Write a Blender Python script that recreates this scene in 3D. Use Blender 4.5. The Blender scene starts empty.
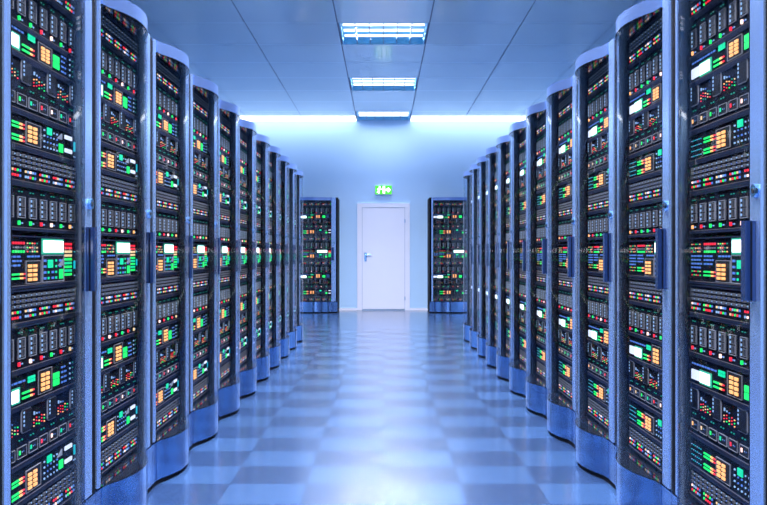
import bpy, bmesh, math, random
from mathutils import Vector, Matrix

random.seed(7)
PI = math.pi
scene = bpy.context.scene
COL = scene.collection

# ------------------------------------------------------------------ camera, world, exposure
EYE = 1.128
cam_data = bpy.data.cameras.new('camera')
cam_data.sensor_width = 36.0
cam_data.lens = 36.0 * 895.0 / 767.0
cam_data.clip_start = 0.05
cam = bpy.data.objects.new('camera', cam_data)
COL.objects.link(cam)
cam.location = (0, 0, EYE)
cam.rotation_euler = (PI / 2, 0, 0)
scene.camera = cam

world = bpy.data.worlds.new('world')
scene.world = world
world.use_nodes = True
world.node_tree.nodes['Background'].inputs[0].default_value = (0.25, 0.45, 1.0, 1)
world.node_tree.nodes['Background'].inputs[1].default_value = 0.3

scene.view_settings.view_transform = 'Standard'
scene.view_settings.look = 'None'
scene.view_settings.gamma = 1.0
scene.view_settings.use_curve_mapping = False
scene.view_settings.exposure = 0.75
scene.cycles.denoising_input_passes = 'RGB_ALBEDO'
scene.cycles.max_bounces = 10
scene.cycles.diffuse_bounces = 5
scene.cycles.glossy_bounces = 5
scene.cycles.transparent_max_bounces = 24
scene.cycles.sample_clamp_indirect = 2.5

TUBE_COLOR = (0.86, 0.89, 1.0)
TUBE_STRENGTH = 1.1
LAMP_WATTS = 56.0         # light each tube throws down into the room
COVE_STRENGTH = 2.3

# main measures (metres)
FRONT = 1.088          # half width of the aisle between the rack fronts
PITCH = 0.842          # rack width
ROW0 = 3.415           # y of the joint between the first two racks in view
CEIL = 3.70
BACK = 17.43
TX, TY = 1.035, 1.05   # ceiling tile
SIDE = 3 * TX + 0.0 + TX / 2 - 0.0
REAR = -4.2

# ------------------------------------------------------------------ helpers
MATS = {}


def mat(name, color, rough=0.5, metal=0.0, emit=None, strength=0.0, spec=0.5, noise=0.0, nscale=40.0,
        bump=0.0, coat=0.0, sample=False, rnd=0.0):
    m = bpy.data.materials.new(name)
    m.use_nodes = True
    nt = m.node_tree
    b = nt.nodes['Principled BSDF']
    b.inputs['Base Color'].default_value = (*color, 1)
    b.inputs['Roughness'].default_value = rough
    b.inputs['Metallic'].default_value = metal
    b.inputs['Specular IOR Level'].default_value = spec
    if coat:
        b.inputs['Coat Weight'].default_value = coat
        b.inputs['Coat Roughness'].default_value = 0.16
    if emit:
        b.inputs['Emission Color'].default_value = (*emit, 1)
        b.inputs['Emission Strength'].default_value = strength
        m.cycles.emission_sampling = 'AUTO' if sample else 'NONE'
    if noise or bump or rnd:
        tc = nt.nodes.new('ShaderNodeTexCoord')
        nz = nt.nodes.new('ShaderNodeTexNoise')
        nz.inputs['Scale'].default_value = nscale
        nz.inputs['Detail'].default_value = 3
        nt.links.new(tc.outputs['Object'], nz.inputs['Vector'])
        if noise or rnd:
            hsv = nt.nodes.new('ShaderNodeHueSaturation')
            hsv.inputs['Color'].default_value = (*color, 1)
            mr = nt.nodes.new('ShaderNodeMapRange')
            mr.inputs['To Min'].default_value = 1 - noise
            mr.inputs['To Max'].default_value = 1 + noise
            nt.links.new(nz.outputs['Fac'], mr.inputs['Value'])
            val = mr.outputs['Result']
            if rnd:
                oi = nt.nodes.new('ShaderNodeObjectInfo')
                m2 = nt.nodes.new('ShaderNodeMapRange')
                m2.inputs['To Min'].default_value = 1 - rnd
                m2.inputs['To Max'].default_value = 1 + rnd
                nt.links.new(oi.outputs['Random'], m2.inputs['Value'])
                mu = nt.nodes.new('ShaderNodeMath')
                mu.operation = 'MULTIPLY'
                nt.links.new(val, mu.inputs[0])
                nt.links.new(m2.outputs['Result'], mu.inputs[1])
                val = mu.outputs[0]
            nt.links.new(val, hsv.inputs['Value'])
            nt.links.new(hsv.outputs['Color'], b.inputs['Base Color'])
        if bump:
            bp = nt.nodes.new('ShaderNodeBump')
            bp.inputs['Strength'].default_value = bump
            bp.inputs['Distance'].default_value = 0.002
            nt.links.new(nz.outputs['Fac'], bp.inputs['Height'])
            nt.links.new(bp.outputs['Normal'], b.inputs['Normal'])
    MATS[name] = m
    return m


def glass_mat(name, tint, f0=0.05, rough=0.02):
    """A clear sheet: what is behind it shows through, reflection grows towards grazing angles."""
    m = bpy.data.materials.new(name)
    m.use_nodes = True
    nt = m.node_tree
    nt.nodes.remove(nt.nodes['Principled BSDF'])
    out = nt.nodes['Material Output']
    tr = nt.nodes.new('ShaderNodeBsdfTransparent')
    tr.inputs['Color'].default_value = (*tint, 1)
    gl = nt.nodes.new('ShaderNodeBsdfGlossy')
    gl.inputs['Color'].default_value = (1, 1, 1, 1)
    gl.inputs['Roughness'].default_value = rough
    lw = nt.nodes.new('ShaderNodeLayerWeight')
    lw.inputs['Blend'].default_value = 0.5
    pw = nt.nodes.new('ShaderNodeMath')
    pw.operation = 'POWER'
    pw.inputs[1].default_value = 5.0
    ma = nt.nodes.new('ShaderNodeMath')
    ma.operation = 'MULTIPLY_ADD'
    ma.inputs[1].default_value = 0.32
    ma.inputs[2].default_value = f0
    mx = nt.nodes.new('ShaderNodeMixShader')
    nt.links.new(lw.outputs['Facing'], pw.inputs[0])
    nt.links.new(pw.outputs[0], ma.inputs[0])
    nt.links.new(ma.outputs[0], mx.inputs['Fac'])
    nt.links.new(tr.outputs[0], mx.inputs[1])
    nt.links.new(gl.outputs[0], mx.inputs[2])
    nt.links.new(mx.outputs[0], out.inputs['Surface'])
    MATS[name] = m
    return m


class MB:
    """collects faces with materials, builds one mesh"""

    def __init__(self):
        self.v, self.f, self.m, self.mats = [], [], [], []

    def mi(self, mname):
        if mname not in self.mats:
            self.mats.append(mname)
        return self.mats.index(mname)

    def box(self, x0, x1, y0, y1, z0, z1, mname, back=True):
        n = len(self.v)
        self.v += [(x0, y0, z0), (x1, y0, z0), (x1, y1, z0), (x0, y1, z0),
                   (x0, y0, z1), (x1, y0, z1), (x1, y1, z1), (x0, y1, z1)]
        fs = [(0, 1, 5, 4), (1, 2, 6, 5), (3, 0, 4, 7), (4, 5, 6, 7), (3, 2, 1, 0)]
        if back:
            fs.append((2, 3, 7, 6))
        k = self.mi(mname)
        for f in fs:
            self.f.append(tuple(n + i for i in f))
            self.m.append(k)
        return self

    def chamfer(self, x0, x1, y0, y1, z0, z1, c, mname):
        """box with its upright edges cut (octagonal plan)"""
        pts = [(x0 + c, y0), (x1 - c, y0), (x1, y0 + c), (x1, y1 - c), (x1 - c, y1), (x0 + c, y1), (x0, y1 - c), (x0, y0 + c)]
        return self.prism(pts, z0, z1, mname)

    def prism(self, pts, z0, z1, mname):
        """pts counter-clockwise in plan seen from above"""
        n, k = len(self.v), len(pts)
        self.v += [(x, y, z0) for x, y in pts] + [(x, y, z1) for x, y in pts]
        q = self.mi(mname)
        for i in range(k):
            j = (i + 1) % k
            self.f.append((n + i, n + j, n + k + j, n + k + i)); self.m.append(q)
        self.f.append(tuple(n + k + i for i in range(k))); self.m.append(q)
        self.f.append(tuple(n + i for i in reversed(range(k)))); self.m.append(q)
        return self

    def plate(self, pts, y0, y1, mname):
        """outline (x, z) counter-clockwise seen from the front (-y), front at y0"""
        n, k = len(self.v), len(pts)
        self.v += [(x, y0, z) for x, z in pts] + [(x, y1, z) for x, z in pts]
        q = self.mi(mname)
        for i in range(k):
            j = (i + 1) % k
            self.f.append((n + j, n + i, n + k + i, n + k + j)); self.m.append(q)
        self.f.append(tuple(n + i for i in range(k))); self.m.append(q)
        self.f.append(tuple(n + k + i for i in reversed(range(k)))); self.m.append(q)
        return self

    def rod(self, a, b, r, mname, seg=10):
        a, b = Vector(a), Vector(b)
        d = (b - a).normalized()
        u = d.orthogonal().normalized()
        w = d.cross(u)
        n = len(self.v)
        q = self.mi(mname)
        for p in (a, b):
            for i in range(seg):
                t = 2 * PI * i / seg
                self.v.append(tuple(p + (u * math.cos(t) + w * math.sin(t)) * r))
        for i in range(seg):
            j = (i + 1) % seg
            self.f.append((n + i, n + j, n + seg + j, n + seg + i)); self.m.append(q)
        self.f.append(tuple(n + i for i in reversed(range(seg)))); self.m.append(q)
        self.f.append(tuple(n + seg + i for i in range(seg))); self.m.append(q)
        return self

    def add(self, other):
        n = len(self.v)
        self.v += other.v
        for f, k in zip(other.f, other.m):
            self.f.append(tuple(n + i for i in f))
            self.m.append(self.mi(other.mats[k]))
        return self

    def mesh(self, name, smooth=False):
        me = bpy.data.meshes.new(name)
        me.from_pydata(self.v, [], self.f)
        for x in self.mats:
            me.materials.append(MATS[x])
        me.polygons.foreach_set('material_index', self.m)
        if smooth:
            me.polygons.foreach_set('use_smooth', [True] * len(self.f))
            me.set_sharp_from_angle(angle=math.radians(30))
        me.update()
        return me


def link(name, data, parent=None, loc=(0, 0, 0), rz=0.0):
    o = bpy.data.objects.new(name, data)
    COL.objects.link(o)
    o.location = loc
    o.rotation_euler = (0, 0, rz)
    if parent is not None:
        o.parent = parent
    return o


def tag(o, label=None, cat=None, group=None, kind=None):
    for k, v in (('label', label), ('category', cat), ('group', group), ('kind', kind)):
        if v:
            o[k] = v
    return o


KIDS = {}


def part(name, mb, parent, loc=(0, 0, 0), kind=None, label=None, smooth=False):
    data = mb if isinstance(mb, bpy.types.Mesh) else mb.mesh(name, smooth)
    o = link(name, data, parent, loc)
    tag(o, label=label, kind=kind)
    KIDS.setdefault(parent, []).append(o)
    return o


def copy_tree(o, parent=None):
    c = o.copy()
    COL.objects.link(c)
    c.parent = parent
    for ch in KIDS.get(o, ()):
        KIDS.setdefault(c, []).append(copy_tree(ch, c))
    return c


# ------------------------------------------------------------------ materials
mat('wall_paint', (0.48, 0.70, 0.95), 0.55, noise=0.02, nscale=3, bump=0.05)
mat('ceiling_paint', (0.62, 0.82, 0.97), 0.12, noise=0.015, nscale=2)
mat('ceiling_grid', (0.10, 0.15, 0.26), 0.6)
mat('white_paint', (0.84, 0.85, 0.96), 0.4, noise=0.01, nscale=5)
mat('door_gap', (0.35, 0.45, 0.62), 0.6)
mat('floor_light', (0.036, 0.084, 0.20), 0.24, spec=0.6, coat=0.55, noise=0.05, nscale=60, rnd=0.08)
mat('floor_dark', (0.021, 0.047, 0.122), 0.24, spec=0.6, coat=0.55, noise=0.05, nscale=60, rnd=0.08)
mat('floor_bed', (0.06, 0.12, 0.35), 0.4)
mat('chrome_blue', (0.42, 0.60, 0.92), 0.24, metal=0.8, noise=0.02, nscale=6)
mat('plinth_metal', (0.26, 0.44, 0.76), 0.16, metal=1.0, noise=0.02, nscale=6)
mat('cap_metal', (0.24, 0.38, 0.74), 0.28, metal=0.8, noise=0.02, nscale=6)
mat('black_metal', (0.005, 0.006, 0.010), 0.6, spec=0.05, noise=0.1)
mat('shelf_gloss', (0.006, 0.007, 0.012), 0.08, spec=0.9)
mat('handle_black', (0.010, 0.030, 0.11), 0.2, metal=0.3, spec=0.8, coat=0.5)
mat('gasket', (0.006, 0.007, 0.011), 0.7, spec=0.05)
glass_mat('door_glass', (0.95, 0.97, 1.0), f0=0.022)
mat('lock_metal', (0.35, 0.62, 0.9), 0.2, metal=1.0)
mat('chassis', (0.004, 0.005, 0.009), 0.7, spec=0.02, noise=0.2, nscale=60)
mat('lip', (0.012, 0.017, 0.038), 0.6, spec=0.05)
mat('lip_edge', (0.11, 0.09, 0.085), 0.6, spec=0.1)
mat('plate_grey', (0.008, 0.009, 0.012), 0.6, spec=0.05)
mat('outline', (0.22, 0.21, 0.21), 0.6, spec=0.1)
mat('socket', (0.004, 0.004, 0.006), 0.6)
mat('port_grey', (0.14, 0.13, 0.125), 0.6, spec=0.1)
mat('tube', (0.9, 0.9, 0.9), 0.4, emit=TUBE_COLOR, strength=TUBE_STRENGTH)
mat('reflector', (0.16, 0.58, 0.84), 0.35)
mat('louvre', (0.20, 0.23, 0.34), 0.5)
mat('cove', (0.9, 0.9, 0.95), 0.4, emit=(0.86, 0.92, 1.0), strength=COVE_STRENGTH, sample=True)
EM = {
    'white': ((1.0, 1.0, 1.0), 2.10), 'paper': ((0.75, 0.82, 1.0), 0.70),
    'green': ((0.01, 0.9, 0.14), 0.70), 'mint': ((0.0, 0.8, 0.36), 0.56), 'teal': ((0.0, 0.5, 0.35), 0.28),
    'red': ((1.0, 0.02, 0.05), 0.63), 'orange': ((1.0, 0.42, 0.14), 0.98), 'amber': ((1.0, 0.70, 0.35), 0.56),
    'blue': ((0.14, 0.34, 1.0), 0.32), 'sky': ((0.40, 0.66, 1.0), 0.42), 'cyan': ((0.0, 0.70, 0.85), 0.42),
    'halo': ((0.05, 0.8, 0.45), 0.28), 'pink': ((1.0, 0.60, 0.50), 1.26), 'grey': ((0.5, 0.55, 0.65), 0.17),  # halo: painted bloom around the white screens, not a light of its own
}
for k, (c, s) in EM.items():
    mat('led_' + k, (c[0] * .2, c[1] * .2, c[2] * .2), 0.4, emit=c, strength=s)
mat('sign_green', (0.01, 0.12, 0.01), 0.4, emit=(0.09, 0.90, 0.05), strength=0.62, sample=True)
mat('sign_white', (0.9, 0.9, 0.9), 0.4, emit=(1, 1, 1), strength=1.3, sample=True)

# ------------------------------------------------------------------ the room
XL = TX * 3.5
wm = MB().box(-XL - .1, XL + .1, BACK, BACK + .1, -0.05, CEIL + .1, 'wall_paint')
tag(link('wall_back', wm.mesh('wall_back')), 'pale blue end wall with a white door', kind='structure')
for s, nm in ((-1, 'wall_left'), (1, 'wall_right')):
    a, b = sorted((s * XL, s * (XL + .1)))
    w = MB().box(a, b, REAR, BACK, -0.05, CEIL + .1, 'wall_paint')
    tag(link(nm, w.mesh(nm)), 'pale blue side wall behind the racks', kind='structure')
w = MB().box(-XL - .1, XL + .1, REAR - .1, REAR, -0.05, CEIL + .1, 'wall_paint')
tag(link('wall_front', w.mesh('wall_front')), 'pale blue wall closing the near end of the room', kind='structure')

# baseboard, either side of the door
bb = tag(link('baseboard_back', None), 'thin white baseboard along the end wall', kind='structure')
for a, b in ((-XL, -0.513), (0.513, XL)):
    part('board', MB().box(a, b, BACK - .012, BACK - .0005, 0.0005, .045, 'white_paint'), bb)

# floor: bed, single tiles in the aisle, the rest joined
floor = link('floor', MB().box(-XL, XL, REAR, BACK, -.05, -.012, 'floor_bed').mesh('floor'))
tag(floor, 'glossy blue checkered tile floor', kind='structure')
FX, FY = 0.374, 0.3575
FY0 = 4.157 * 1.05                   # a joint between tile rows
G = 0.0004
tile_mesh = {}
for nm in ('floor_light', 'floor_dark'):
    t = MB()
    x0, x1, y0, y1 = G, FX - G, G, FY - G
    t.box(x0, x1, y0, y1, -.012, 0, nm)
    tile_mesh[nm] = t
tm = {k: v.mesh(k) for k, v in tile_mesh.items()}
jmin, jmax = int((REAR - FY0) // FY), int((BACK - FY0) // FY)
rest = MB()
for j in range(jmin, jmax + 1):
    for i in range(-10, 10):
        x, y = i * FX, FY0 + j * FY
        if x < -XL or x + FX > XL + .01 or y + FY > BACK + .2:
            continue
        nm = 'floor_light' if (i + j) % 2 else 'floor_dark'
        near = -4 <= i < 4 and -2 <= j <= jmax - 1
        if near:
            part('floor_tile', tm[nm], floor, (x, y, 0))
        else:
            rest.box(x + G, x + FX - G, max(REAR, y + G), min(BACK - .001, y + FY - G), -.012, -.0003, nm)
part('floor_tiles_outside_the_aisle', rest, floor, kind='stuff')

# ceiling: slab with single tiles, light fixtures take the place of one tile
YT0 = 10.025                         # a joint between ceiling tile rows
FIX_ROWS = [0, 3, 6, -3, -6, -9, -12]
ceil = link('ceiling', MB().box(-XL, XL, REAR, BACK, CEIL + .16, CEIL + .2, 'ceiling_grid').mesh('ceiling'))
tag(ceil, 'suspended ceiling of large pale blue tiles with thin joints', kind='structure')
CT = MB().box(.006, TX - .006, .007, TY - .007, 0, .012, 'ceiling_paint').mesh('ceiling_tile')
r0, r1 = math.floor((REAR - YT0) / TY), math.floor((BACK - YT0) / TY)
CTE = {}
for r in range(r0, r1 + 1):
    for c in range(-3, 4):
        if c == 0 and r in FIX_ROWS:
            continue
        y = YT0 + r * TY
        ya, yb = max(y, REAR), min(y + TY, BACK)
        if yb - ya < .03:
            continue
        if yb - ya > TY - .01:
            part('ceiling_tile', CT, ceil, (c * TX - TX / 2, y, CEIL))
        else:
            if r not in CTE:
                CTE[r] = MB().box(.006, TX - .006, .007, yb - ya - .007, 0, .012, 'ceiling_paint').mesh('ceiling_tile')
            part('ceiling_tile', CTE[r], ceil, (c * TX - TX / 2, ya, CEIL))
gr = MB()
for r in range(r0, r1 + 2):
    y = YT0 + r * TY
    if REAR < y < BACK - .02:
        gr.box(-XL, XL, y - .012, y + .012, CEIL + .013, CEIL + .025, 'ceiling_grid')
for c in range(-3, 5):
    x = c * TX - TX / 2
    gr.box(x - .012, x + .012, REAR, BACK, CEIL + .0135, CEIL + .026, 'ceiling_grid')
part('ceiling_grid', gr, ceil, kind='stuff')

# luminous panels in the ceiling along the end wall, one either side of the last lamp
for x0, x1, lb in ((-XL + .01, -TX / 2 - .006, 'handle'), (TX / 2 + .006, XL - .01, 'hinge')):
    cv = link('light_panel', None, loc=((x0 + x1) / 2, BACK - .29, CEIL))
    tag(cv, "long white luminous ceiling strip along the end wall, on the door's %s side" % lb, 'light', 'luminous strips at the end wall')
    hw = (x1 - x0) / 2
    part('frame', MB().box(-hw, hw, -.285, .285, -.006, -.0005, 'white_paint'), cv)
    part('diffuser', MB().box(-hw + .004, hw - .004, -.281, .281, -.014, -.0065, 'cove'), cv)


# ------------------------------------------------------------------ ceiling light fixtures
def make_fixture():
    root = link('ceiling_light', None)
    W, D, H = .485, .500, .085
    h = MB()
    h.box(-W - .016, W + .016, -D - .015, D + .015, H, H + .012, 'reflector')
    h.box(-W - .016, -W, -D, D, 0, H, 'reflector')
    h.box(W, W + .016, -D, D, 0, H, 'reflector')
    h.box(-W - .016, W + .016, -D - .015, -D, 0, H, 'reflector')
    h.box(-W - .016, W + .016, D, D + .015, 0, H, 'reflector')
    part('housing', h, root)
    tube = MB().rod((-W + .016, 0, 0), (W - .012, 0, 0), .015, 'tube', 8).mesh('tube', True)
    for y in (-.26, 0, .26):
        t = part('tube', tube, root, (0, y, .048))
        ld = bpy.data.lights.new('tube_light', 'AREA')
        ld.shape, ld.size, ld.size_y = 'RECTANGLE', 2 * W - .03, .026
        ld.spread = math.radians(146)
        ld.energy, ld.color = LAMP_WATTS, TUBE_COLOR
        KIDS.setdefault(t, []).append(link('tube_light', ld, t, (0, 0, -.0165)))
    bl = MB().box(-.005, .005, -D + .002, D - .002, .001, .028, 'louvre').mesh('louvre_blade')
    for i in range(1, 6):
        part('louvre_blade', bl, root, (-W + 2 * W * i / 6, 0, 0))
    return root


fx = make_fixture()
fix_labels = {
    0: 'largest of the three lit louvred ceiling lights, farthest from the end wall',
    3: 'louvred ceiling light between the larger one and the one at the end wall',
    6: 'smallest louvred ceiling light, close against the end wall'}
for i, r in enumerate(FIX_ROWS):
    o = fx if i == 0 else copy_tree(fx)
    o.location = (0, YT0 + (r + .5) * TY, CEIL)
    if r == 6:                       # the lamp against the wall burns dimmer
        for t in KIDS[o]:
            for q in KIDS.get(t, ()):
                q.data = q.data.copy()
                q.data.energy = LAMP_WATTS * .05
    tag(o, fix_labels.get(r) or 'louvred ceiling light out of view overhead, %s one before the largest in view' % {-3: 'first', -6: 'second', -9: 'third', -12: 'fourth'}[r], 'light', 'louvred ceiling lights')

# ------------------------------------------------------------------ door and exit sign
d = tag(link('door_1', None, loc=(0, BACK, 0)), 'white flush door with white frame in the end wall', kind='structure')
fr = MB()
fr.box(-.511, -.418, -.035, -.001, .001, 2.084, 'white_paint')
fr.box(.418, .511, -.035, -.001, .001, 2.084, 'white_paint')
fr.box(-.418, .418, -.035, -.001, 2.006, 2.084, 'white_paint')
part('door_frame', fr, d)
part('threshold', MB().box(-.418, .418, -.03, -.001, .0005, .022, 'door_gap'), d)
part('rebate', MB().box(-.418, .418, -.012, -.001, .022, 2.006, 'door_gap'), d)
part('door_leaf', MB().box(-.411, .411, -.030, -.0125, .03, 1.999, 'white_paint'), d)
hd = part('handle', MB().chamfer(-.372, -.328, -.038, -.0305, .955, 1.125, .006, 'lock_metal'), d, label='steel lever handle on a long plate')
part('lever', MB().rod((-.35, -.038, 1.085), (-.35, -.085, 1.085), .010, 'lock_metal').rod((-.36, -.085, 1.085), (-.235, -.085, 1.085), .010, 'lock_metal'), hd)
for z in (.235, 1.74):
    part('hinge', MB().rod((.416, -.04, z - .035), (.416, -.04, z + .035), .008, 'lock_metal'), d)

sg = link('exit_sign', None, loc=(0, BACK, 2.345))
tag(sg, 'lit green emergency exit sign with white running figure and arrow above the door', 'sign')
part('housing', MB().box(-.164, .164, -.045, -.001, -.089, .089, 'white_paint'), sg)
part('face', MB().box(-.160, .160, -.049, -.0455, -.085, .085, 'sign_green'), sg)
f = MB()
k = 10
f.plate([(-.075 + .017 * math.cos(2 * PI * i / k), .056 + .017 * math.sin(2 * PI * i / k)) for i in range(k)], -.053, -.0492, 'sign_white')
for pts in ([(-.105, -.005), (-.075, -.012), (-.058, .032), (-.092, .036)],
            [(-.098, -.072), (-.08, -.072), (-.072, -.008), (-.1, -.002)],
            [(-.1, -.01), (-.135, -.05), (-.124, -.058), (-.088, -.016)],
            [(-.062, .03), (-.066, .016), (-.032, .002), (-.028, .014)],
            [(-.09, .034), (-.128, .014), (-.124, .004), (-.086, .02)]):
    f.plate(pts, -.053, -.0492, 'sign_white')
part('running_figure', f, sg)
part('doorway_symbol', MB().plate([(-.015, -.07), (.03, -.07), (.03, .07), (-.015, .07)], -.053, -.0492, 'sign_white'), sg)
part('arrow', MB().plate([(.045, -.02), (.085, -.02), (.085, -.055), (.14, 0), (.085, .055), (.085, .02), (.045, .02)], -.053, -.0492, 'sign_white'), sg)


# ------------------------------------------------------------------ rack units (all measured from the unit's lower left front corner)
UW = .735                            # width of a unit
K = 1.05                             # across scale of the measured positions


class Unit:
    """parts: list of (name, MB, loc, children, kind); loc = lower left corner of the part"""

    def __init__(self, h):
        self.h = h
        self.parts = []
        c = MB()
        c.box(0, UW, 0, .55, 0.0, h, 'chassis')
        c.box(0, UW, -.006, 0, .0, .010, 'lip', back=False)
        c.box(0, UW, -.0075, -.006, .009, .011, 'lip_edge', back=False)
        c.box(0, UW, -.006, 0, h - .004, h, 'lip', back=False)
        self.chassis = c
        self.leds = MB()

    def led(self, t, z, w, h, col, mbx=None):
        w, h = w * .75, h * .75
        (mbx or self.leds).box(t * K - w / 2, t * K + w / 2, -.0035, 0, z - h / 2, z + h / 2, 'led_' + col, back=False)

    def bar(self, t0, t1, z0, z1, col, mbx=None, d=.0035):
        (mbx or self.leds).box(t0 * K, t1 * K, -d, 0, z0, z1, 'led_' + col, back=False)

    def part(self, name, mb, kids=()):
        self.parts.append((name, mb, kids))


def frame(m, x0, x1, z0, z1, w, d, mname):
    m.box(x0, x1, -d, 0, z1 - w, z1, mname, back=False)
    m.box(x0, x1, -d, 0, z0, z0 + w, mname, back=False)
    m.box(x0, x0 + w, -d, 0, z0 + w, z1 - w, mname, back=False)
    m.box(x1 - w, x1, -d, 0, z0 + w, z1 - w, mname, back=False)


def lbox(x0, x1, z0, z1, col, d=.004):
    return MB().box(x0, x1, -d, 0, z0, z1, col, back=False)


def blade_unit(h, cols):
    u = Unit(h)
    for i in range(8):
        x = (.0115 + .0875 * i) * K
        m = MB()
        m.box(x, x + .056, -.004, 0, .040, .108, 'plate_grey', back=False)
        m2 = MB()
        frame(m2, x, x + .056, .040, .108, .0020, .0055, 'outline')
        m.add(m2)
        for q in range(4):
            z = .051 + q * .0155
            m.box(x + .008, x + .015, -.0065, -.004, z - .004, z + .004, 'led_sky', back=False)
        for z in (.047, .077):
            fr2 = MB()
            frame(fr2, x + .025, x + .050, z, z + .025, .0016, .0062, 'port_grey')
            m.add(fr2)
            m.box(x + .0275, x + .0475, -.0048, -.004, z + .0025, z + .0225, 'socket', back=False)
        lite = lbox(x + .005, x + .015, .018, .031, 'led_' + cols[i], .006)
        u.part('blade', m, [('status_light', lite)])
        u.led((x + .026) / K, .024, .004, .006, 'blue')
        u.led((x + .038) / K, .024, .004, .006, 'sky')
        u.led((x + .012) / K, .124, .007, .004, 'teal')
        u.led((x + .034) / K, .124, .007, .004, 'teal')
    return u


def keypad(x0, x1, z0, z1, keys, col='orange'):
    m = MB().box(x0, x1, -.003, 0, z0, z1, 'plate_grey', back=False)
    m2 = MB()
    frame(m2, x0, x1, z0, z1, .0018, .0045, 'outline')
    m.add(m2)
    ks = []
    n = 4
    p = (z1 - z0 - .016) / n
    for a in keys:
        for q in range(n):
            z = z0 + .009 + q * p
            ks.append(('key', MB().box(a * K, a * K + .026, -.0075, -.003, z, z + p * .66, 'led_' + col, back=False)))
    return m, ks


def meter(t0, t1, z, h, n=2, p=.0):
    m = MB()
    L_ = t1 - t0
    m.box(t0 * K, (t0 + L_ * .62) * K, -.004, 0, z, z + h, 'led_green', back=False)
    m.box((t0 + L_ * .62) * K, (t0 + L_ * .85) * K, -.004, 0, z, z + h, 'led_orange', back=False)
    m.box((t0 + L_ * .85) * K, t1 * K, -.004, 0, z + h * .1, z + h * .9, 'led_red', back=False)
    return m


def words_row(u, t0, t1, z, col='blue'):
    t = t0
    while t < t1 - .008:
        w = random.choice((.012, .018, .024))
        w = min(w, t1 - t)
        u.bar(t, t + w, z - .003, z + .003, col, d=.002)
        t += w + .009


def control_unit_screen(h):
    """unit with the bright screen at its left end"""
    u = Unit(h)
    u.part('screen_halo', MB().box(.092 * K, .202 * K, -.0035, 0, .017, .067, 'led_halo', back=False),  # bloom of the screen, built as a dim green glowing rim
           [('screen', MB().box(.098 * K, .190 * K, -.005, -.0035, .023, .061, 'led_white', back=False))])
    u.part('dim_screen', MB().box(.014 * K, .088 * K, -.005, 0, .024, .060, 'led_paper', back=False))
    words_row(u, .012, .245, .082)
    dg = MB()
    for i in range(3):
        for q in range(2):
            dg.box((.267 + i * .019) * K, (.281 + i * .019) * K, -.004, 0, .070 + q * .011, .079 + q * .011, 'led_mint', back=False)
    u.part('digit_display', dg)
    for z in (.024, .040):
        u.part('level_meter', meter(.222, .314, z, .006))
    m, ks = keypad(.344 * K, .461 * K, .018, min(.098, h - .01), (.368, .408))
    u.part('keypad', m, ks)
    for z in (.026, .050):
        u.part('green_block', MB().box(.478 * K, .530 * K, -.004, 0, z, z + .021, 'led_green', back=False))
    for q in range(4):
        words_row(u, .553, .603, .028 + q * .018)
        u.led(.635, .03 + q * .019, .009, .008, 'sky')
        u.led(.662, .03 + q * .019, .005, .005, 'teal')
    return u


def control_unit_bars(h):
    u = Unit(h)
    for q in range(4):
        for i in range(6):
            u.led(.012 + i * .018, .026 + q * .019, .004, .004, 'cyan' if (q + i) % 3 else 'sky')
    for z in (.022, .034, .062, .074):
        u.part('level_meter', meter(.132, .237, z, .006))
    m, ks = keypad(.247 * K, .366 * K, .019, .092, (.262, .303))
    u.part('keypad', m, ks)
    for i in range(5):
        for q in range(4):
            if q == 3 and 0 < i < 3:
                continue
            u.led(.400 + i * .028, .028 + q * .019, .010 if i % 2 == 0 else .005, .007, 'blue' if (i * q) % 3 else 'sky')
    u.part('green_block', MB().box(.425 * K, .462 * K, -.004, 0, .074, .098, 'led_mint', back=False))
    u.part('green_block', MB().box(.532 * K, .565 * K, -.004, 0, .026, .056, 'led_green', back=False))
    u.part('warning_triangle', MB().plate([(.512 * K, .072), (.555 * K, .072), (.555 * K, .094)], -.0045, -.0005, 'led_grey'))
    for z in (.032, .080):
        u.part('label_strip', MB().box(.586 * K, .652 * K, -.0045, 0, z, z + .014, 'led_paper', back=False))
    u.part('cyan_bar', MB().box(.676 * K, .686 * K, -.004, 0, .045, .080, 'led_cyan', back=False))
    u.led(.675, .025, .005, .005, 'sky')
    u.led(.689, .025, .005, .005, 'sky')
    return u


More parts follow.
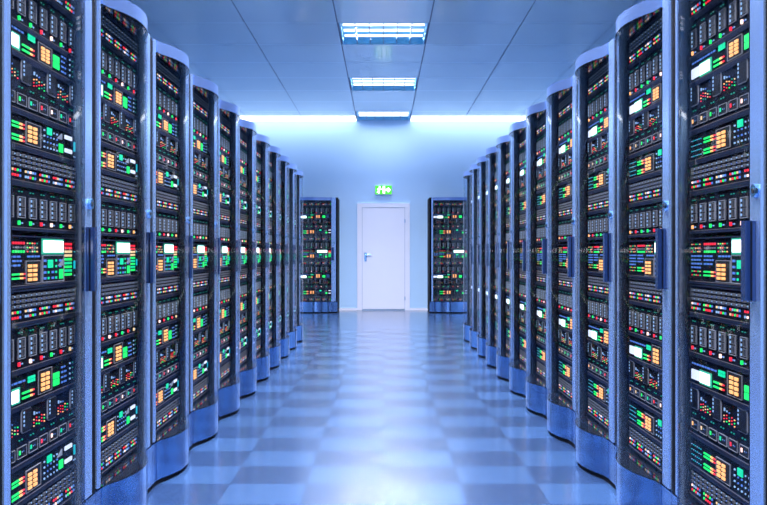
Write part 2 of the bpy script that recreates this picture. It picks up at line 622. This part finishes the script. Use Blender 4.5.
def console_unit(h):
    u = Unit(h)
    for i in range(6):
        u.led(.138 + i * .019, .145, .0105, .011, 'red')
        u.led(.138 + i * .019, .131, .005, .006, 'grey')
        u.led(.138 + i * .019, .118, .0105, .011, 'green')
        c = ('amber', 'red', 'green', 'teal', 'orange')
        for z, s in ((.145, 0), (.131, 2), (.118, 1)):
            if i < 5:
                u.led(.012 + i * .020, z, .005, .005, c[(i + s) % 5])
                u.led(.263 + i * .019, z, .006, .006, c[(i * 2 + s) % 5])
    for q in range(4):
        words_row(u, .004, .108, .102 - q * .014)
        if q < 3:
            words_row(u, .13, .225, .102 - q * .014)
    words_row(u, .262, .366, .102)
    for q in range(2):
        for i in range(5):
            u.led(.014 + i * .02, .032 + q * .014, .005, .005, ('red', 'green', 'amber')[(i + q) % 3])
    for z in (.030, .043):
        u.part('level_meter', meter(.132, .243, z, .006))
    m, ks = keypad(.247 * K, .367 * K, .013, .088, (.262, .303))
    u.part('keypad', m, ks)
    u.part('screen_halo', MB().box(.378 * K, .571 * K, -.0035, 0, .1085, .1625, 'led_halo', back=False),  # added glowing rim, imitates the bloom around the broad screen
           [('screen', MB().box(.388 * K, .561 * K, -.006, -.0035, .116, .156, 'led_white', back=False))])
    pn = MB()
    pn.box(.378 * K, .570 * K, -.003, 0, .013, .106, 'plate_grey', back=False)
    m2 = MB()
    frame(m2, .378 * K, .570 * K, .013, .106, .0025, .006, 'outline')
    pn.add(m2)
    kids = []
    for i in range(5):
        for q in range(4):
            if q > 1 and i in (1, 2) or i == 4 and q < 2:
                continue
            kids.append(('key', MB().box((.39 + i * .034) * K, (.39 + i * .034) * K + (.02 if i % 2 == 0 else .012), -.0055, -.003,
                                         .023 + q * .02, .031 + q * .02, 'led_blue' if i % 2 == 0 else 'led_mint', back=False)))
    kids.append(('digit_display', MB().box(.425 * K, .468 * K, -.0055, -.003, .062, .090, 'led_mint', back=False)))
    kids.append(('green_block', MB().box(.528 * K, .562 * K, -.0055, -.003, .022, .056, 'led_green', back=False)))
    kids.append(('warning_triangle', MB().plate([(.515 * K, .068), (.56 * K, .068), (.56 * K, .092)], -.006, -.003, 'led_grey')))
    u.part('key_field', pn, kids)
    for q in range(9):
        col = ('red', 'red', 'amber', 'amber')[q] if q < 4 else ('green', 'mint')[q % 2]
        u.part('level_bar', MB().box(.586 * K, .648 * K, -.005, 0, .141 - q * .0138, .150 - q * .0138, 'led_' + col, back=False))
    u.part('cyan_bar', MB().box(.676 * K, .686 * K, -.004, 0, .055, .085, 'led_cyan', back=False))
    u.led(.682, .03, .006, .005, 'sky')
    u.led(.682, .118, .006, .005, 'cyan')
    return u


def storage_unit(h):
    u = Unit(h)
    for i in range(4):
        x = (.003 + .2105 * i) * K
        x1 = min(x + .080, UW - .001)
        m = MB()
        c = .008
        z0, z1 = .100, .176
        m.plate([(x + c, z0), (x1 - c, z0), (x1, z0 + c), (x1, z1 - c), (x1 - c, z1), (x + c, z1), (x, z1 - c), (x, z0 + c)], -.004, 0, 'outline')
        m.plate([(x + c, z0 + .003), (x1 - c, z0 + .003), (x1 - .003, z0 + c), (x1 - .003, z1 - c), (x1 - c, z1 - .003), (x + c, z1 - .003), (x + .003, z1 - c), (x + .003, z0 + c)], -.0052, -.004, 'plate_grey')
        for q in range(4):
            m.box(x + .010, x + .018, -.0068, -.0052, .122 + q * .0135, .129 + q * .0135, 'led_sky', back=False)
        u.part('module', m)
        if i < 3:
            for a in range(5):
                for b in range(3):
                    u.led(.1025 + .2105 * i + a * .0215, .106 + b * .0105 + (a % 2) * .004, .0055, .005, random.choice(('red', 'orange', 'green', 'red', 'teal', 'amber')))
            u.led(.106 + .2105 * i, .148, .008, .014, 'sky')
            u.led(.126 + .2105 * i, .145, .005, .007, 'sky')
            u.led(.146 + .2105 * i, .143, .005, .006, 'blue')
    cols = ('orange', 'amber', 'green', 'mint', 'red', 'pink', 'mint', 'red')
    for i in range(8):
        x = (.0095 + .0868 * i) * K
        m = MB()
        m.box(x, x + .072, -.003, 0, .025, .061, 'plate_grey', back=False)
        m2 = MB()
        frame(m2, x, x + .072, .025, .061, .0018, .0045, 'outline')
        m.add(m2)
        u.part('drive', m, [('status_light', lbox(x + .011, x + .022, .037, .050, 'led_' + cols[i], .005))])
        u.led((x + .037) / K, .043, .005, .006, 'sky')
        u.led((x + .05) / K, .043, .005, .006, 'blue')
        u.led((x + .018) / K, .082, .007, .005, 'teal')
        u.led((x + .040) / K, .082, .007, .005, 'teal')
    return u


def switch_unit(h):
    u = Unit(h)
    zt = h - .012
    for i in range(17):
        x = (.012 + i * .0418) * K
        m = MB()
        for z in (zt - .012, zt - .028, zt - .044):
            m.box(x, x + .017, -.006, 0, z, z + .010, 'port_grey', back=False)
            m.box(x + .004, x + .013, -.0066, -.006, z + .002, z + .008, 'socket', back=False)
        u.part('port', m)
        u.led((x + .030) / K, zt - .007, .006, .006, 'sky')
        u.led((x + .030) / K, zt - .023, .005, .005, 'blue')
        u.led((x + .030) / K, zt - .039, .006, .006, 'sky')
    u.chassis.box(0, UW, -.004, 0, .054, .058, 'lip', back=False)
    pat = ('red', 'amber', 'red', 'green', 'sky', 'green', 'red', 'pink', 'red', 'sky', 'sky', 'red', 'green', 'sky', 'red', 'amber')
    for g in range(6):
        for i in range(5):
            for q in range(2):
                t = .016 + g * .1165 + i * .0185
                if t > .69:
                    continue
                u.led(t, .026 + q * .017, .011, .010, pat[(g * 5 + i * 3 + q * 7) % 16] if i < 4 else 'blue')
    return u


# layout of a rack, from the top down: kind, lower edge, upper edge
LAYOUT = [
    ('switch', 1.995, 2.118), ('blade', 1.846, 1.992), ('screen', 1.750, 1.843), ('storage', 1.572, 1.747),
    ('bars', 1.460, 1.569), ('switch', 1.346, 1.457), ('blade', 1.198, 1.343), ('console', 1.013, 1.182),
    ('switch', 0.896, 1.008), ('blade', 0.749, 0.893), ('screen', 0.634, 0.746), ('storage', 0.449, 0.631),
    ('bars', 0.330, 0.446), ('switch', 0.217, 0.327)]
BCOLS = [('orange', 'red', 'green', 'green', 'red', 'pink', 'green', 'red'),
         ('orange', 'red', 'green', 'green', 'red', 'pink', 'green', 'orange'),
         ('red', 'green', 'red', 'pink', 'red', 'green', 'red', 'amber')]
NAMES = {'switch': 'network_switch', 'blade': 'blade_server', 'screen': 'control_unit', 'storage': 'storage_server',
         'bars': 'metering_unit', 'console': 'console_unit'}
CATS = {'switch': 'network switch', 'blade': 'server', 'screen': 'control unit', 'storage': 'server', 'bars': 'control unit', 'console': 'console'}
LOOK = {'switch': 'black network switch with ports over light rows', 'blade': 'blade server with eight outlined slots',
        'screen': 'control unit with bright white screen', 'storage': 'storage server with drive squares',
        'bars': 'metering unit with level bars and orange keypad', 'console': 'tall console unit with broad white screen'}
RANK = {'switch': ('topmost', 'second', 'third', 'lowest'), 'blade': ('upper', 'middle', 'lower'), 'screen': ('upper', 'lower'),
        'storage': ('upper', 'lower'), 'bars': ('upper', 'lower'), 'console': ('',)}
seen = {}
PROTO = []                           # (kind, rank, z, full root, plain root)
for kind, z0, z1 in LAYOUT:
    n = seen.get(kind, 0)
    seen[kind] = n + 1
    h = z1 - z0
    u = {'switch': lambda: switch_unit(h), 'blade': lambda: blade_unit(h, BCOLS[n]), 'screen': lambda: control_unit_screen(h),
         'storage': lambda: storage_unit(h), 'bars': lambda: control_unit_bars(h), 'console': lambda: console_unit(h)}[kind]()
    ch = u.chassis.mesh('chassis')
    all_ = MB()
    for nm, m, kids in u.parts:
        all_.add(m)
        for _, km in kids:
            all_.add(km)
    all_.add(u.leds)
    PROTO.append((kind, n, z0, ch, u.leds.mesh('indicator_lights'),
                  [(nm, m.mesh(nm), [(kn, km.mesh(kn)) for kn, km in kids]) for nm, m, kids in u.parts], all_.mesh('front_details')))

# ------------------------------------------------------------------ server racks
HW = PITCH / 2 - .001
GX0, GXB, GXA, GX1 = -.345, -.300, .235, .298               # opening of the curved glass door
SAG = .065
DEPTH = .75
ZG0, ZG1, ZTOP = .213, 2.094, 2.156


def arc(x0, x1, y, sag, n=20):
    xc, hw = (x0 + x1) / 2, (x1 - x0) / 2
    R = (hw * hw + sag * sag) / (2 * sag)
    out = []
    for i in range(n + 1):
        x = x0 + (x1 - x0) * i / n
        out.append((x, y + (R - sag) - math.sqrt(max(0, R * R - (x - xc) ** 2))))
    return out


def prof(y, sag):
    """front line of door, cap and plinth: a bow, then a short flat to the handle post"""
    return [(GX0, y + .008)] + arc(GXB, GXA, y, sag) + [(GX1, y + .008)]


def make_rack():
    root = link('server_rack', None)
    T = .020
    b = MB()
    b.box(-HW, -HW + T, .020, DEPTH, .03, ZTOP - .004, 'black_metal')
    b.box(HW - T, HW, .020, DEPTH, .03, ZTOP - .004, 'black_metal')
    b.box(-HW + T, HW - T, DEPTH - T, DEPTH, .03, ZTOP - .004, 'black_metal')
    b.box(-HW + T, HW - T, .03, DEPTH - T, ZTOP - .03, ZTOP - .004, 'black_metal')
    b.box(-HW + T, HW - T, .03, DEPTH - T, .03, .20, 'black_metal')
    part('body', b, root)
    for s in (-1, 1):
        a, c = sorted((s * (UW / 2 + .0005), s * (HW - T)))
        part('mounting_rail', MB().box(a, c, .074, .11, .20, ZTOP - .03, 'black_metal'), root)
    # uprights either side of the door
    p = MB().chamfer(-HW + .036, GX0 - .003, .012, .030, ZG0 + .003, ZTOP - .002, .006, 'chrome_blue')
    part('post', p, root, smooth=False)
    p = MB().chamfer(GX1 + .003, HW - T - .011, .012, .030, ZG0 + .003, ZTOP - .002, .006, 'chrome_blue')
    part('post', p, root)
    # top cap and plinth follow the bow of the door
    ar = prof(0, SAG)
    part('top_cap', MB().prism(ar + [(GX1, .0295), (GX0, .0295)], ZG1 + .004, ZTOP, 'cap_metal'), root, smooth=True)
    pl = [(-HW + .001, .011), (GX0 - .003, .011)] + prof(0, SAG) + [(GX1 + .003, .011), (HW - .001, .011), (HW - .001, .029), (-HW + .001, .029)]
    part('plinth', MB().prism(pl, .024, ZG0 - .003, 'plinth_metal'), root, smooth=True)
    ba = [(-HW + .004, .015)] + prof(.004, SAG - .012) + [(HW - .004, .015), (HW - .004, DEPTH - .02), (-HW + .004, DEPTH - .02)]
    part('base', MB().prism(ba, 0, .014, 'black_metal'), root)
    ba2 = [(-HW + .004, .015)] + prof(.004, SAG - .012) + [(HW - .004, .015), (HW - .004, .0295), (-HW + .004, .0295)]
    part('kick_strip', MB().prism(ba2, .0142, .0238, 'gasket'), root)
    # glass door with its black gasket
    inner = [(x, y + .005) for x, y in reversed(ar)]
    gd = part('glass_door', MB().prism(ar + inner, ZG0 + .004, ZG1 - .002, 'door_glass'), root, smooth=True, label='bowed clear glass door')
    ga = MB()
    o1 = prof(-.002, SAG)
    i1 = [(GX1, .0295), (GX0, .0295)]
    ga.prism(o1 + i1, ZG0 - .002, ZG0 + .003, 'shelf_gloss')
    ga.prism(o1 + i1, ZG1 - .001, ZG1 + .003, 'shelf_gloss')
    ga.box(GX0 - .0028, GX0 - .0005, .0125, .045, ZG0, ZG1, 'gasket')
    ga.box(GX1 + .0005, GX1 + .0028, .0125, .045, ZG0, ZG1, 'gasket')
    part('door_frame', ga, gd)
    hx = .355
    hn = MB()
    hn.chamfer(.313, .352, -.019, -.002, .985, 1.222, .004, 'handle_black')
    hn.box(.317, .348, -.002, .0015, .990, 1.217, 'gasket')
    hn.chamfer(.313, .352, .0015, .0115, .985, 1.222, .002, 'handle_black')
    part('handle', hn, gd, smooth=False, label='black upright grip handle')
    lk = part('lock', MB().rod((hx, .0118, 1.310), (hx, .001, 1.310), .020, 'lock_metal', 16), gd, smooth=True)
    # key slot lies on the lock face
    part('lock_core', MB().rod((hx, .0008, 1.310), (hx, -.001, 1.310), .008, 'socket', 12), root)
    return root


rack0 = make_rack()
ORD = ['first', 'second', 'third', 'fourth', 'fifth', 'sixth', 'seventh', 'eighth', 'ninth', 'tenth', 'last']
used = [False]


def place_rack(x, y, rz, label, group, where, full, group_units):
    if used[0]:
        r = copy_tree(rack0)
    else:
        r, used[0] = rack0, True
    r.location = (x, y, 0)
    r.rotation_euler = (0, 0, rz)
    tag(r, label, 'server rack', group)
    if where is None:
        return
    off = Matrix.Rotation(rz, 3, 'Z') @ Vector((-UW / 2, .068, 0))
    for kind, n, z0, ch, leds, parts_, details in PROTO:
        root = link(NAMES[kind], None, loc=(x + off.x, y + off.y, z0), rz=rz)
        rk = RANK[kind][n]
        tag(root, (rk + ' ' + LOOK[kind] + ' ' + where).strip(), CATS[kind], group_units[kind])
        link('chassis', ch, root)
        if full:
            for nm, me, kids in parts_:
                o = link(nm, me, root)
                for kn, km in kids:
                    link(kn, km, o)
            tag(link('indicator_lights', leds, root), kind='stuff')
        else:
            tag(link('front_details', details, root), kind='stuff')


GU = {k: NAMES[k].replace('_', ' ') + 's in the racks' for k in NAMES}
for side, rz, row in ((-1, PI / 2, 'left'), (1, -PI / 2, 'right')):
    for k in range(-2, 10):
        yc = ROW0 + PITCH * (k + .5)
        if k == -2:
            place_rack(side * FRONT, yc, rz, 'server rack almost wholly out of view at the near end of the %s row' % row, 'server racks along the aisle', 'in unseen front rack, %s row' % row, False, GU)
            continue
        o = ORD[k + 1]
        lab = 'tall server rack with bowed glass door, %s from the front in the %s row' % (o, row)
        if o == 'last':
            lab = 'tall server rack with bowed glass door, at the far end of the %s row' % row
        place_rack(side * FRONT, yc, rz, lab, 'server racks along the aisle', 'in %s rack, %s row' % (o, row), k <= 2, GU)
for x, row in ((-1.276, 'left'), (1.276, 'right')):
    side = 'handle' if x < 0 else 'hinge'
    place_rack(x, BACK - .78, 0, 'server rack against the end wall, on the %s side of the white door' % side, 'server racks at the end wall',
               'in end-wall rack at door\'s %s side' % side, False, GU)
